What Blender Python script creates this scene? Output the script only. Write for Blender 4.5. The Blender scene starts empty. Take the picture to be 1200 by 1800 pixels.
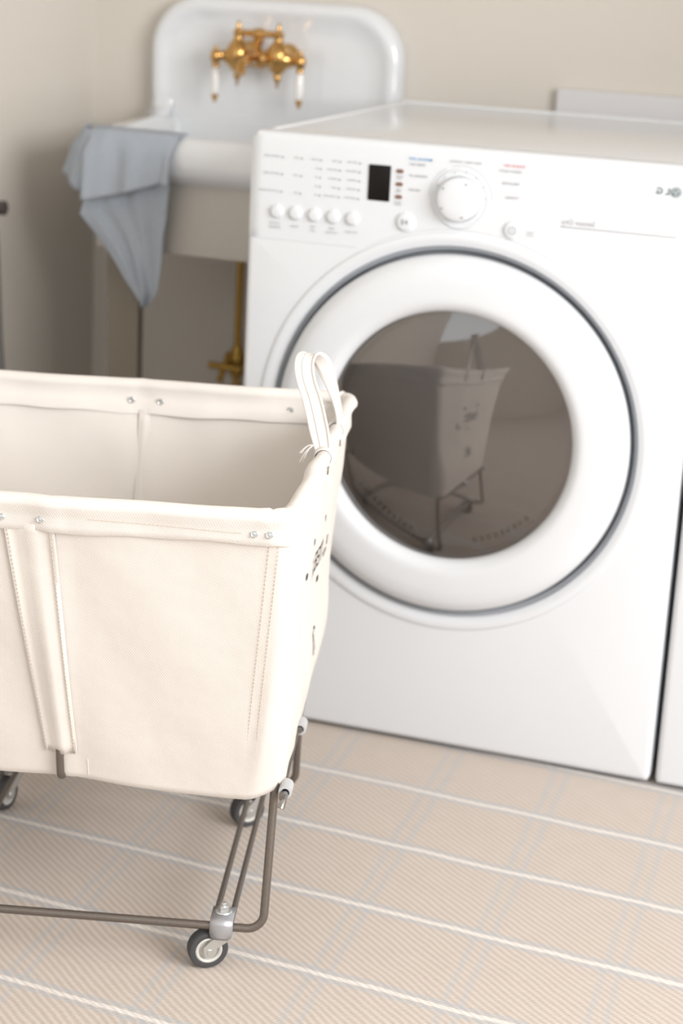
import bpy, math, random
from mathutils import Vector, Matrix
random.seed(7)
PI = math.pi
scene = bpy.context.scene
COL = scene.collection

# ------------------------------------------------------------------ camera, world, lights, exposure
cam_d = bpy.data.cameras.new('camera')
cam = bpy.data.objects.new('camera', cam_d)
COL.objects.link(cam)
CP = Vector((1.05158, -2.67802, 1.20252))
yaw, pitch, roll = -0.316962, 0.289925, 0.0524887
f = Vector((math.sin(yaw)*math.cos(pitch), math.cos(yaw)*math.cos(pitch), -math.sin(pitch)))
r0 = Vector((math.cos(yaw), -math.sin(yaw), 0))
u0 = r0.cross(f)
cr, sr = math.cos(roll), math.sin(roll)
rr = r0*cr + u0*sr
uu = -r0*sr + u0*cr
m = Matrix((rr, uu, -f)).transposed().to_4x4()
m.translation = CP
cam.matrix_world = m
cam_d.sensor_fit = 'VERTICAL'
cam_d.sensor_height = 36.0
cam_d.sensor_width = 24.0
cam_d.lens = 3343.42/1800*36
cam_d.clip_start = 0.05
cam_d.dof.use_dof = True
cam_d.dof.focus_distance = 2.12
cam_d.dof.aperture_fstop = 4.2
scene.camera = cam

world = bpy.data.worlds.new('world')
scene.world = world
world.use_nodes = True
world.node_tree.nodes['Background'].inputs[0].default_value = (0.92, 0.965, 1.0, 1)
world.node_tree.nodes['Background'].inputs[1].default_value = 1.6

def area(name, loc, target, sx, sy, power, color):
    d = bpy.data.lights.new(name, 'AREA')
    d.shape = 'RECTANGLE'; d.size = sx; d.size_y = sy
    d.energy = power; d.color = color
    o = bpy.data.objects.new(name, d)
    COL.objects.link(o)
    o.location = loc
    o.rotation_euler = (Vector(target)-Vector(loc)).to_track_quat('-Z', 'Y').to_euler()
    return o
area('window_daylight', (2.80, -1.70, 1.60), (0.1, -0.40, 0.60), 1.9, 1.3, 90, (1.0, 0.99, 0.98))

scene.view_settings.view_transform = 'Standard'
scene.view_settings.look = 'None'
scene.view_settings.gamma = 1.0
scene.view_settings.use_curve_mapping = False
scene.view_settings.exposure = 0.10

# ------------------------------------------------------------------ materials
def new_mat(name):
    mt = bpy.data.materials.new(name)
    mt.use_nodes = True
    return mt, mt.node_tree.nodes, mt.node_tree.links, mt.node_tree.nodes['Principled BSDF']

def plain(name, col, rough=0.5, metal=0.0, coat=0.0, bump=0.0, bscale=60, spec=0.5, var=0.0):
    mt, N, L, b = new_mat(name)
    b.inputs['Base Color'].default_value = (*col, 1)
    b.inputs['Roughness'].default_value = rough
    b.inputs['Metallic'].default_value = metal
    b.inputs['Coat Weight'].default_value = coat
    b.inputs['Coat Roughness'].default_value = 0.08
    b.inputs['Specular IOR Level'].default_value = spec
    tc = N.new('ShaderNodeTexCoord')
    nz = N.new('ShaderNodeTexNoise')
    nz.inputs['Scale'].default_value = bscale
    nz.inputs['Detail'].default_value = 4
    L.new(tc.outputs['Object'], nz.inputs['Vector'])
    if bump:
        bp = N.new('ShaderNodeBump')
        bp.inputs['Strength'].default_value = bump
        bp.inputs['Distance'].default_value = 0.002
        L.new(nz.outputs['Fac'], bp.inputs['Height'])
        L.new(bp.outputs['Normal'], b.inputs['Normal'])
    if var:
        mx = N.new('ShaderNodeMix'); mx.data_type = 'RGBA'
        mx.inputs[6].default_value = (*[c*(1-var) for c in col], 1)
        mx.inputs[7].default_value = (*[min(1, c*(1+var)) for c in col], 1)
        L.new(nz.outputs['Fac'], mx.inputs[0])
        L.new(mx.outputs[2], b.inputs['Base Color'])
    return mt

class X:
    """tiny math-node expression helper"""
    def __init__(s, N, L, sock): s.N, s.L, s.s = N, L, sock
    def op(s, o, b=None, c=None):
        n = s.N.new('ShaderNodeMath'); n.operation = o
        s.L.new(s.s, n.inputs[0])
        for i, q in ((1, b), (2, c)):
            if q is None: continue
            if isinstance(q, X): s.L.new(q.s, n.inputs[i])
            else: n.inputs[i].default_value = q
        return X(s.N, s.L, n.outputs[0])
    def __add__(s, b): return s.op('ADD', b)
    def __mul__(s, b): return s.op('MULTIPLY', b)
    def __sub__(s, b): return s.op('SUBTRACT', b)
    def band(s, centre, half, soft, period=None):
        q = s - centre
        if period:
            q = (q.op('ADD', period/2)).op('FLOORED_MODULO', period) - period/2
        q = q.op('ABSOLUTE')
        n = s.N.new('ShaderNodeMapRange'); n.interpolation_type = 'SMOOTHSTEP'
        s.L.new(q.s, n.inputs[0])
        n.inputs[1].default_value = half-soft; n.inputs[2].default_value = half+soft
        n.inputs[3].default_value = 1; n.inputs[4].default_value = 0
        return X(s.N, s.L, n.outputs[0])

def mixc(N, L, fac, a, b):
    mx = N.new('ShaderNodeMix'); mx.data_type = 'RGBA'
    if isinstance(fac, X): L.new(fac.s, mx.inputs[0])
    else: mx.inputs[0].default_value = fac
    for i, q in ((6, a), (7, b)):
        if isinstance(q, tuple): mx.inputs[i].default_value = (*q, 1)
        else: L.new(q, mx.inputs[i])
    return mx.outputs[2]

def carpet_mat():
    mt, N, L, b = new_mat('woven_carpet')
    tc = N.new('ShaderNodeTexCoord')
    mp = N.new('ShaderNodeMapping'); mp.vector_type = 'POINT'
    mp.inputs['Rotation'].default_value = (0, 0, math.radians(3.9))
    L.new(tc.outputs['Object'], mp.inputs['Vector'])
    # small wobble of the yarns
    nz = N.new('ShaderNodeTexNoise'); nz.inputs['Scale'].default_value = 14
    L.new(mp.outputs[0], nz.inputs['Vector'])
    sub = N.new('ShaderNodeVectorMath'); sub.operation = 'SUBTRACT'; sub.inputs[1].default_value = (.5, .5, .5)
    L.new(nz.outputs['Color'], sub.inputs[0])
    scl = N.new('ShaderNodeVectorMath'); scl.operation = 'SCALE'; scl.inputs[3].default_value = 0.009
    L.new(sub.outputs[0], scl.inputs[0])
    ad = N.new('ShaderNodeVectorMath'); ad.operation = 'ADD'
    L.new(mp.outputs[0], ad.inputs[0]); L.new(scl.outputs[0], ad.inputs[1])
    sp = N.new('ShaderNodeSeparateXYZ'); L.new(ad.outputs[0], sp.inputs[0])
    x = X(N, L, sp.outputs[0]); y = X(N, L, sp.outputs[1])
    fine = N.new('ShaderNodeTexNoise'); fine.inputs['Scale'].default_value = 420; fine.inputs['Detail'].default_value = 3
    L.new(mp.outputs[0], fine.inputs['Vector'])
    fn = X(N, L, fine.outputs['Fac'])
    mid = N.new('ShaderNodeTexNoise'); mid.inputs['Scale'].default_value = 30; mid.inputs['Detail'].default_value = 5
    L.new(mp.outputs[0], mid.inputs['Vector'])
    # twill ribs
    d = x*0.565 + y*0.825
    rib = (d*(2*PI/0.0094)).op('SINE')*0.5 + 0.5
    cross = ((x*0.825 - y*0.565)*(2*PI/0.0042)).op('SINE')*0.5 + 0.5
    # plaid
    yc = 0.184; y0 = -0.138
    white = y.band(y0, 0.0042, 0.0018, yc)
    grey = (y.band(y0+0.0098, 0.0045, 0.003, yc).op('MAXIMUM', y.band(y0-0.0098, 0.0045, 0.003, yc)))
    u = x + y*0.107
    vert = (u.band(0.375, 0.0045, 0.0035, 0.17).op('MAXIMUM', u.band(0.396, 0.0045, 0.0035, 0.17)))
    base = mixc(N, L, X(N, L, mid.outputs['Fac']), (0.50, 0.432, 0.38), (0.56, 0.492, 0.44))
    ribbed = mixc(N, L, rib*0.42, base, (0.74, 0.675, 0.625))
    darker = mixc(N, L, (rib*-1.0 + 1.0)*0.22*(fn*1.2), ribbed, (0.36, 0.30, 0.26))
    cellm = (rib*-0.6 + 1.0)
    c = mixc(N, L, vert*0.50*cellm, darker, (0.43, 0.46, 0.49))
    c = mixc(N, L, grey*0.68*(rib*-0.45 + 1.0), c, (0.43, 0.46, 0.50))
    twist = ((x*0.9 + y*1.6)*(2*PI/0.012)).op('SINE')*0.5 + 0.5
    wc = mixc(N, L, twist*0.6, (0.86, 0.83, 0.80), (0.60, 0.565, 0.53))
    c = mixc(N, L, white*0.78, c, wc)
    L.new(c, b.inputs['Base Color'])
    b.inputs['Roughness'].default_value = 0.95
    b.inputs['Specular IOR Level'].default_value = 0.1
    h = rib*0.7 + cross*0.25 + fn*0.5 + white*0.8*(twist*0.6 + 0.6)
    bp = N.new('ShaderNodeBump'); bp.inputs['Strength'].default_value = 0.45; bp.inputs['Distance'].default_value = 0.0015
    L.new(h.s, bp.inputs['Height']); L.new(bp.outputs[0], b.inputs['Normal'])
    return mt

def canvas_mat(name='natural_canvas', col=(0.83, 0.782, 0.735), trans=0.09):
    mt, N, L, b = new_mat(name)
    tc = N.new('ShaderNodeTexCoord')
    sp = N.new('ShaderNodeSeparateXYZ'); L.new(tc.outputs['Object'], sp.inputs[0])
    x = X(N, L, sp.outputs[0]); y = X(N, L, sp.outputs[1]); z = X(N, L, sp.outputs[2])
    h = x + y
    tw = ((h*0.7 + z*0.7)*(2*PI/0.0022)).op('SINE')*0.5 + 0.5
    wf = ((h*1.0)*(2*PI/0.0016)).op('SINE')*0.5 + 0.5
    nz = N.new('ShaderNodeTexNoise'); nz.inputs['Scale'].default_value = 500; nz.inputs['Detail'].default_value = 3
    L.new(tc.outputs['Object'], nz.inputs['Vector'])
    big = N.new('ShaderNodeTexNoise'); big.inputs['Scale'].default_value = 7; big.inputs['Detail'].default_value = 3
    L.new(tc.outputs['Object'], big.inputs['Vector'])
    hh = tw*0.5 + wf*0.3 + X(N, L, nz.outputs['Fac'])*0.8
    bp = N.new('ShaderNodeBump'); bp.inputs['Strength'].default_value = 0.35; bp.inputs['Distance'].default_value = 0.0005
    L.new(hh.s, bp.inputs['Height'])
    bp2 = N.new('ShaderNodeBump'); bp2.inputs['Strength'].default_value = 0.5; bp2.inputs['Distance'].default_value = 0.012
    L.new(big.outputs['Fac'], bp2.inputs['Height']); L.new(bp.outputs[0], bp2.inputs['Normal'])
    c = mixc(N, L, hh*0.18, col, tuple(q*0.86 for q in col))
    L.new(c, b.inputs['Base Color'])
    b.inputs['Roughness'].default_value = 0.9
    b.inputs['Specular IOR Level'].default_value = 0.15
    b.inputs['Sheen Weight'].default_value = 0.1
    L.new(bp2.outputs[0], b.inputs['Normal'])
    if trans:
        tr = N.new('ShaderNodeBsdfTranslucent'); L.new(c, tr.inputs[0])
        ms = N.new('ShaderNodeMixShader'); ms.inputs[0].default_value = trans
        L.new(b.outputs[0], ms.inputs[1]); L.new(tr.outputs[0], ms.inputs[2])
        L.new(ms.outputs[0], N['Material Output'].inputs['Surface'])
    return mt

def glass_mat():
    mt, N, L, b = new_mat('tinted_door_glass')
    N.remove(b)
    tr = N.new('ShaderNodeBsdfTransparent'); tr.inputs[0].default_value = (0.58, 0.54, 0.52, 1)
    gl = N.new('ShaderNodeBsdfGlossy'); gl.inputs['Roughness'].default_value = 0.015
    gl.inputs[0].default_value = (1, 0.96, 0.93, 1)
    fr = N.new('ShaderNodeFresnel'); fr.inputs[0].default_value = 2.35
    ms = N.new('ShaderNodeMixShader')
    L.new(fr.outputs[0], ms.inputs[0]); L.new(tr.outputs[0], ms.inputs[1]); L.new(gl.outputs[0], ms.inputs[2])
    L.new(ms.outputs[0], N['Material Output'].inputs['Surface'])
    return mt

def linen_mat():
    mt, N, L, b = new_mat('grey_linen')
    tc = N.new('ShaderNodeTexCoord')
    n1 = N.new('ShaderNodeTexNoise'); n1.inputs['Scale'].default_value = 350; n1.inputs['Detail'].default_value = 4
    n2 = N.new('ShaderNodeTexNoise'); n2.inputs['Scale'].default_value = 22; n2.inputs['Detail'].default_value = 4
    for n in (n1, n2): L.new(tc.outputs['Object'], n.inputs['Vector'])
    c = mixc(N, L, X(N, L, n1.outputs['Fac']), (0.34, 0.38, 0.44), (0.46, 0.505, 0.57))
    L.new(c, b.inputs['Base Color'])
    b.inputs['Roughness'].default_value = 0.95
    b.inputs['Specular IOR Level'].default_value = 0.1
    bp = N.new('ShaderNodeBump'); bp.inputs['Strength'].default_value = 0.6; bp.inputs['Distance'].default_value = 0.004
    L.new(n2.outputs['Fac'], bp.inputs['Height']); L.new(bp.outputs[0], b.inputs['Normal'])
    return mt

M = dict(
    wall=plain('cream_wall_paint', (0.67, 0.63, 0.575), 0.8, bump=0.15, bscale=180, spec=0.2, var=0.015),
    carpet=carpet_mat(), canvas=canvas_mat(), binding=canvas_mat('canvas_binding', (0.83, 0.79, 0.75), 0.05),
    appliance=plain('white_enamel', (0.725, 0.75, 0.785), 0.22, coat=0.3, spec=0.5, var=0.004),
    panel=plain('white_panel_plastic', (0.725, 0.75, 0.785), 0.38, var=0.004),
    door=plain('white_door_plastic', (0.725, 0.75, 0.785), 0.25, coat=0.2, var=0.004),
    groove=plain('grey_rubber_seal', (0.34, 0.36, 0.39), 0.35, var=0.05),
    darkplastic=plain('dark_plastic', (0.05, 0.05, 0.05), 0.5, var=0.1),
    display=plain('black_display', (0.004, 0.0025, 0.002), 0.35, coat=0.0, spec=0.25, var=0.1),
    led=plain('brown_led_lens', (0.22, 0.13, 0.10), 0.3, var=0.1),
    print_grey=plain('grey_print', (0.30, 0.30, 0.31), 0.6, var=0.05),
    print_pale=plain('pale_grey_print', (0.42, 0.42, 0.43), 0.6, var=0.05),
    print_blue=plain('blue_print', (0.20, 0.42, 0.66), 0.6, var=0.05),
    print_red=plain('red_print', (0.72, 0.36, 0.38), 0.6, var=0.05),
    logo=plain('logo_grey', (0.17, 0.22, 0.24), 0.4, var=0.05),
    ink=plain('black_stencil_ink', (0.10, 0.10, 0.10), 0.9, var=0.2),
    stitch=plain('cotton_thread', (0.70, 0.60, 0.51), 0.9, var=0.05),
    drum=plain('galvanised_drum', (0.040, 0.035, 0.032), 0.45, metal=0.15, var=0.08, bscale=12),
    bezel=plain('inner_bezel_grey', (0.70, 0.69, 0.68), 0.35, var=0.03),
    porcelain=plain('white_porcelain', (0.76, 0.785, 0.82), 0.10, coat=0.6, spec=0.6, var=0.004),
    handle_porcelain=plain('lever_porcelain', (0.88, 0.87, 0.85), 0.12, coat=0.6, var=0.004),
    brass=plain('unlacquered_brass', (0.58, 0.345, 0.125), 0.15, metal=1.0, var=0.06, bscale=40),
    brass_dull=plain('aged_brass', (0.50, 0.31, 0.08), 0.32, metal=1.0, var=0.1, bscale=40),
    greige=plain('greige_paint', (0.52, 0.49, 0.45), 0.45, var=0.02),
    leg_shaded=plain('shaded_greige_paint', (0.23, 0.20, 0.16), 0.5, var=0.02),  # the apron's greige, darkened to carry the shade under the basin
    steel=plain('raw_steel_rod', (0.20, 0.175, 0.155), 0.42, metal=0.75, bump=0.2, bscale=300, var=0.15),
    darkchrome=plain('dull_chrome', (0.34, 0.33, 0.33), 0.22, metal=0.95, var=0.05),
    zinc=plain('zinc_plate', (0.66, 0.68, 0.68), 0.30, metal=0.85, var=0.08, bscale=90),
    strapsteel=plain('grey_steel_strap', (0.46, 0.47, 0.50), 0.35, metal=0.6, var=0.06),
    tyre=plain('dark_rubber_tyre', (0.055, 0.055, 0.06), 0.6, var=0.1),
    hub=plain('pale_plastic_hub', (0.62, 0.61, 0.57), 0.45, var=0.03),
    sleeve=plain('grey_vinyl_sleeve', (0.50, 0.51, 0.52), 0.45, var=0.04),
    glass=glass_mat(), linen=linen_mat(),
    board=plain('white_board', (0.68, 0.675, 0.69), 0.6, var=0.01),
    greycloth=plain('grey_bag_cloth', (0.22, 0.21, 0.205), 0.9, bump=0.4, bscale=40, var=0.08),
    darkwood=plain('dark_peg', (0.07, 0.06, 0.055), 0.5, var=0.1),
)

# ------------------------------------------------------------------ mesh helpers
class MB:
    def __init__(s): s.v = []; s.f = []
    def add(s, vs, fs):
        o = len(s.v)
        s.v += [Vector(q) for q in vs]
        s.f += [tuple(i+o for i in q) for q in fs]
        return s
    def loft(s, loops, closed=True, cap0=False, cap1=False, wrap=False):
        n = len(loops[0]); vs = [p for lp in loops for p in lp]; fs = []
        k = len(loops)
        for i in range(k if wrap else k-1):
            a, b = i*n, ((i+1) % k)*n
            for j in range(n if closed else n-1):
                j2 = (j+1) % n
                fs.append((a+j, a+j2, b+j2, b+j))
        if cap0: fs.append(tuple(range(n-1, -1, -1)))
        if cap1: fs.append(tuple((k-1)*n+j for j in range(n)))
        return s.add(vs, fs)
    def rbox(s, x0, x1, y0, y1, z0, z1, r=0.003, seg=3):
        """box with all edges rounded"""
        cx, cy, cz = (x0+x1)/2, (y0+y1)/2, (z0+z1)/2
        hx, hy, hz = (x1-x0)/2, (y1-y0)/2, (z1-z0)/2
        r = min(r, hx*.999, hy*.999, hz*.999)
        def loop(inset, z):
            pts = []
            rad = r-inset
            for (sx, sy, a0) in ((1, 1, 0), (-1, 1, PI/2), (-1, -1, PI), (1, -1, 1.5*PI)):
                for k in range(seg+1):
                    a = a0 + k*PI/2/seg
                    pts.append((cx+sx*(hx-r)+rad*math.cos(a), cy+sy*(hy-r)+rad*math.sin(a), z))
            return pts
        loops = []
        for k in range(seg+1):
            a = k*PI/2/seg
            loops.append(loop(r-r*math.sin(a), cz-hz+r-r*math.cos(a)))
        for k in range(seg, -1, -1):
            a = k*PI/2/seg
            loops.append(loop(r-r*math.sin(a), cz+hz-r+r*math.cos(a)))
        return s.loft(loops, cap0=True, cap1=True)
    def tube(s, path, r, n=10, caps=True, closed=False):
        path = [Vector(p) for p in path]
        k = len(path)
        rs = r if isinstance(r, (list, tuple)) else [r]*k
        loops = []
        t0 = (path[1]-path[0]).normalized()
        ref = Vector((0, 0, 1)) if abs(t0.z) < 0.9 else Vector((1, 0, 0))
        nrm = t0.cross(ref).normalized()
        for i in range(k):
            if closed: t = (path[(i+1) % k]-path[i-1]).normalized()
            else: t = (path[min(i+1, k-1)]-path[max(i-1, 0)]).normalized()
            nrm = (nrm - t*nrm.dot(t)).normalized()
            bn = t.cross(nrm)
            loops.append([path[i]+(nrm*math.cos(2*PI*j/n)+bn*math.sin(2*PI*j/n))*rs[i] for j in range(n)])
        return s.loft(loops, cap0=caps and not closed, cap1=caps and not closed, wrap=closed)
    def lathe(s, prof, origin=(0, 0, 0), axis='z', n=48, cap=True):
        """prof: list of (radius, height along axis)"""
        o = Vector(origin); loops = []
        for (r, h) in prof:
            lp = []
            for j in range(n):
                a = 2*PI*j/n
                c, q = r*math.cos(a), r*math.sin(a)
                if axis == 'z': p = (c, q, h)
                elif axis == 'y': p = (c, h, q)
                elif axis == 'x': p = (h, c, q)
                else:
                    p = axis[0]*c + axis[1]*q + axis[2]*h
                lp.append(o+Vector(p))
            loops.append(lp)
        return s.loft(loops, cap0=cap, cap1=cap)
    def grid(s, fn, nu, nv):
        vs = [fn(i/(nu), j/(nv)) for i in range(nu+1) for j in range(nv+1)]
        fs = [(i*(nv+1)+j, (i+1)*(nv+1)+j, (i+1)*(nv+1)+j+1, i*(nv+1)+j+1) for i in range(nu) for j in range(nv)]
        return s.add(vs, fs)

class Thing:
    def __init__(s, name, label, cat, loc, rotz=0.0, group=None, origin=None):
        s.root = bpy.data.objects.new(name, None)
        s.root.empty_display_size = 0.05
        COL.objects.link(s.root)
        s.root.location = loc
        s.root.rotation_euler = (0, 0, rotz)
        s.root['label'] = label; s.root['category'] = cat
        if group: s.root['group'] = group
        s.off = Vector(origin) if origin is not None else Vector(loc)
    def part(s, name, mb, mat, parent=None, smooth=True, label=None, kind=None, solid=0, angle=35):
        o = make(name, mb, mat, parent or s.root, s.off, smooth, angle, solid)
        if label: o['label'] = label
        if kind: o['kind'] = kind
        return o

def make(name, mb, mat, parent=None, off=Vector((0, 0, 0)), smooth=True, angle=35, solid=0):
    me = bpy.data.meshes.new(name)
    me.from_pydata([tuple(v-off) for v in mb.v], [], mb.f)
    me.update()
    me.materials.append(mat)
    import bmesh
    bm = bmesh.new(); bm.from_mesh(me)
    bmesh.ops.remove_doubles(bm, verts=bm.verts, dist=1e-6)
    bmesh.ops.recalc_face_normals(bm, faces=bm.faces)
    bm.to_mesh(me); bm.free()
    if smooth:
        me.polygons.foreach_set('use_smooth', [True]*len(me.polygons))
        try: me.set_sharp_from_angle(angle=math.radians(angle))
        except Exception: pass
    o = bpy.data.objects.new(name, me)
    COL.objects.link(o)
    if parent: o.parent = parent
    if solid:
        md = o.modifiers.new('thickness', 'SOLIDIFY'); md.thickness = abs(solid); md.offset = -1 if solid > 0 else 1
    return o

def struct(name, mb, mat, smooth=False, label=None):
    c = Vector((0, 0, 0))
    o = make(name, mb, mat, smooth=smooth)
    o['kind'] = 'structure'
    if label: o['label'] = label
    return o

def text_geo(body, size, font_bold=0.0):
    cu = bpy.data.curves.new('tmp_text', 'FONT')
    cu.body = body; cu.size = size; cu.align_x = 'CENTER'; cu.align_y = 'CENTER'
    cu.offset = font_bold; cu.resolution_u = 3
    ob = bpy.data.objects.new('tmp_text', cu)
    COL.objects.link(ob)
    dg = bpy.context.evaluated_depsgraph_get()
    me = bpy.data.meshes.new_from_object(ob.evaluated_get(dg))
    vs = [v.co.copy() for v in me.vertices]; fs = [tuple(p.vertices) for p in me.polygons]
    bpy.data.objects.remove(ob); bpy.data.curves.remove(cu); bpy.data.meshes.remove(me)
    return vs, fs

# ------------------------------------------------------------------ the room
YW = 0.84     # back wall
XL = -0.665   # left wall
mb = MB().rbox(-0.7, 2.9, -3.6, 0.9, -0.05, 0.0, r=0.001)
floor = struct('floor', mb, M['carpet'])
mb = MB().rbox(-0.7, 2.9, YW, YW+0.06, 0, 2.5, r=0.001); struct('wall_back', mb, M['wall'])
mb = MB().rbox(XL-0.06, XL, -3.6, YW+0.06, 0, 2.5, r=0.001); struct('wall_left', mb, M['wall'])
mb = MB().rbox(-0.7, 2.9, -3.6, 0.9, 2.5, 2.56, r=0.001); struct('ceiling', mb, M['wall'])
# right wall with an opening where the daylight comes in
mb = MB()
for (a, b_, c_, d_) in ((-3.6, -2.75, 0, 2.5), (-0.65, YW+0.06, 0, 2.5), (-2.75, -0.65, 0, 0.85), (-2.75, -0.65, 2.35, 2.5)):
    mb.rbox(2.84, 2.9, a, b_, c_, d_, r=0.001)
mb.rbox(1.45, 2.84, -0.15, YW, 0, 2.5, r=0.001)   # unseen block added beside the washer to shade the back wall's right
struct('wall_right', mb, M['wall'])

struct('wall_front', MB().rbox(XL, 2.84, -3.6, -3.54, 0, 1.0, r=0.001), M['wall'])  # low unseen wall, added to dim the reflection in the door glass

# white board on the wall behind the dryer
t = Thing('backing_board', 'plain white board against the wall behind the dryer top at the right', 'board', (0.82, YW-0.02, 0))
t.part('board_face', MB().rbox(0.277, 1.36, YW-0.022, YW-0.001, 0.55, 0.969, r=0.002), M['board'])

# ------------------------------------------------------------------ dryer
W, H, D = 0.686, 0.9317, 0.736
DCX, DCZ = 0.336, 0.504

def ringhole(mb, x0, x1, z0, z1, cx, cz, rin, y, rc=0.012, n=128):
    """flat face with rounded corners and a round hole, as rings from the hole to the outline"""
    def outline(a):
        dx, dz = math.cos(a), math.sin(a)
        ts = []
        if dx > 1e-9: ts.append((x1-cx)/dx)
        if dx < -1e-9: ts.append((x0-cx)/dx)
        if dz > 1e-9: ts.append((z1-cz)/dz)
        if dz < -1e-9: ts.append((z0-cz)/dz)
        t_ = min(ts); px, pz = cx+dx*t_, cz+dz*t_
        # round the corner
        qx = min(max(px, x0+rc), x1-rc); qz = min(max(pz, z0+rc), z1-rc)
        ex, ez = px-qx, pz-qz
        l = math.hypot(ex, ez)
        if l > rc: px, pz = qx+ex/l*rc, qz+ez/l*rc
        return px, pz
    angs = sorted([2*PI*k/n for k in range(n)] +
                  [math.atan2(zz-cz, xx-cx) % (2*PI) for xx in (x0, x1, x0+rc, x1-rc, x0+.3*rc, x1-.3*rc) for zz in (z0, z1, z0+rc, z1-rc, z0+.3*rc, z1-.3*rc)])
    return angs, outline

def appliance(name, label, ox, full):
    t = Thing(name, label, 'dryer' if full else 'washing machine', (ox+W/2, 0.37, 0))
    x0, x1 = ox, ox+W
    # cabinet
    mb = MB().rbox(x0+0.004, x1-0.004, 0.030, D, 0.012, H-0.006, r=0.006)
    body = t.part('cabinet', mb, M['appliance'])
    mb = MB().rbox(x0+0.006, x1-0.006, 0.034, D, H-0.012, H-0.001, r=0.004)
    mb.tube([(x0+0.022, 0.045, H-0.0015), (x0+0.022, D-0.012, H-0.0015)], 0.0035, 8)
    mb.tube([(x1-0.022, 0.045, H-0.0015), (x1-0.022, D-0.012, H-0.0015)], 0.0035, 8)
    mb.tube([(x0+0.01, D-0.008, H-0.001), (x1-0.01, D-0.008, H-0.001)], 0.0035, 8)
    t.part('top_panel', mb, M['appliance'])
    for fx in (x0+0.05, x1-0.05):
        for fy in (0.07, D-0.06):
            t.part('foot', MB().lathe([(0.018, 0.0), (0.018, 0.008), (0.009, 0.009), (0.009, 0.02)], (fx, fy, 0)), M['darkplastic'])
    cx, cz = ox+DCX, DCZ
    # front panel: rounded outline, dished ring round the door
    mb = MB()
    rin = 0.2835
    angs, outl = ringhole(mb, x0, x1, 0.006, 0.774, cx, cz, rin, 0)
    # keep the top of the lower panel following the ring where the ring passes the seam
    def top_z(px):
        d = 0.309**2-(px-cx)**2
        s_ = cz+math.sqrt(d) if d > 0 else 0
        return max(0.772, s_)
    loops = []
    er = 0.010
    def out2(a):
        px, pz = outl(a)
        if pz > 0.76 and math.sin(a) > 0:
            # intersect the ray with the raised seam profile
            lo, hi = 0.2, 0.6
            for _ in range(30):
                md = (lo+hi)/2
                qx, qz = cx+md*math.cos(a), cz+md*math.sin(a)
                if qz < top_z(qx) and x0 < qx < x1: lo = md
                else: hi = md
            return cx+lo*math.cos(a), cz+lo*math.sin(a)
        return px, pz
    def inset(p, e):
        px, pz = p
        qx = min(max(px, x0+e), x1-e); qz = max(pz, 0.006+e)
        return qx, qz
    loops.append([(*[outl(a)[0]], 0.032, min(outl(a)[1], 0.9)) if False else (out2(a)[0], 0.034, out2(a)[1]) for a in angs])
    for k in range(0, 5):
        th = k*PI/2/4
        e = er*(1-math.cos(th)) ; yy = er*(1-math.sin(th))
        loops.append([(lambda q: (q[0], yy, q[1]))(inset(out2(a), e)) for a in angs])
    for (r_, y_) in ((0.306, 0.0), (0.303, -0.0035), (0.298, -0.0045), (0.292, -0.0035), (0.2855, 0.001), (0.2835, 0.006), (0.2830, 0.036)):
        loops.append([(cx+r_*math.cos(a), y_, cz+r_*math.sin(a)) for a in angs])
    front = t.part('front_panel', MB().loft(loops), M['appliance'], angle=30)
    # grey groove behind the door edge
    t.part('door_seal', MB().lathe([(0.2845, 0.0055), (0.2830, 0.0085), (0.2790, 0.0100), (0.2765, 0.0140), (0.2750, 0.026), (0.266, 0.026)], (cx, 0, cz), 'y', 96, cap=False), M['groove'], label='grey ring in the gap round the door')
    # door
    dr = MB().lathe([(0.262, 0.026), (0.2705, 0.020), (0.2730, 0.006), (0.2725, -0.006), (0.2685, -0.0150), (0.260, -0.0210), (0.252, -0.0250),
                     (0.235, -0.0262), (0.214, -0.0265), (0.207, -0.0260), (0.2010, -0.0238), (0.1955, -0.0195), (0.1920, -0.0150), (0.1900, -0.0100), (0.1895, 0.006), (0.1885, 0.020)], (cx, 0, cz), 'y', 160, cap=False)
    door = t.part('door', dr, M['door'], angle=60)
    gl = MB().lathe([(0.1895*k/24, -0.006-0.0185*(1-(k/24)**2)) for k in range(24, 0, -1)]+[(0.004, -0.02449)], (cx, 0, cz), 'y', 96, cap=False)
    gl.loft([[(cx+0.004*math.cos(2*PI*j/96), -0.02449, cz+0.004*math.sin(2*PI*j/96)) for j in range(96)], [(cx+0.0001*math.cos(2*PI*j/96), -0.0245, cz+0.0001*math.sin(2*PI*j/96)) for j in range(96)]])
    for q_ in gl.v:
        rr_ = min(1, math.hypot(q_.x-cx, q_.z-cz)/0.1895)
        q_.y += 0.03*(q_.x-cx)*(1-rr_**4)   # the pane sits slightly turned
    t.part('door_window', gl, M['glass'], parent=door, angle=80, label='dark tinted round glass')
    bz = MB().lathe([(0.1885, 0.004), (0.186, 0.014), (0.180, 0.030), (0.174, 0.048), (0.170, 0.062), (0.176, 0.070)], (cx, 0, cz), 'y', 96, cap=False)
    t.part('inner_bezel', bz, M['bezel'], parent=door, angle=60)
    # drum
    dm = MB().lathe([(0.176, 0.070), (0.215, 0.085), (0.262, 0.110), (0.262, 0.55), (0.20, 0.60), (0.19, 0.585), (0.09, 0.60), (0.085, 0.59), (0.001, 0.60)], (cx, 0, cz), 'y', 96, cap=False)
    t.part('drum', dm, M['drum'], angle=60)
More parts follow.
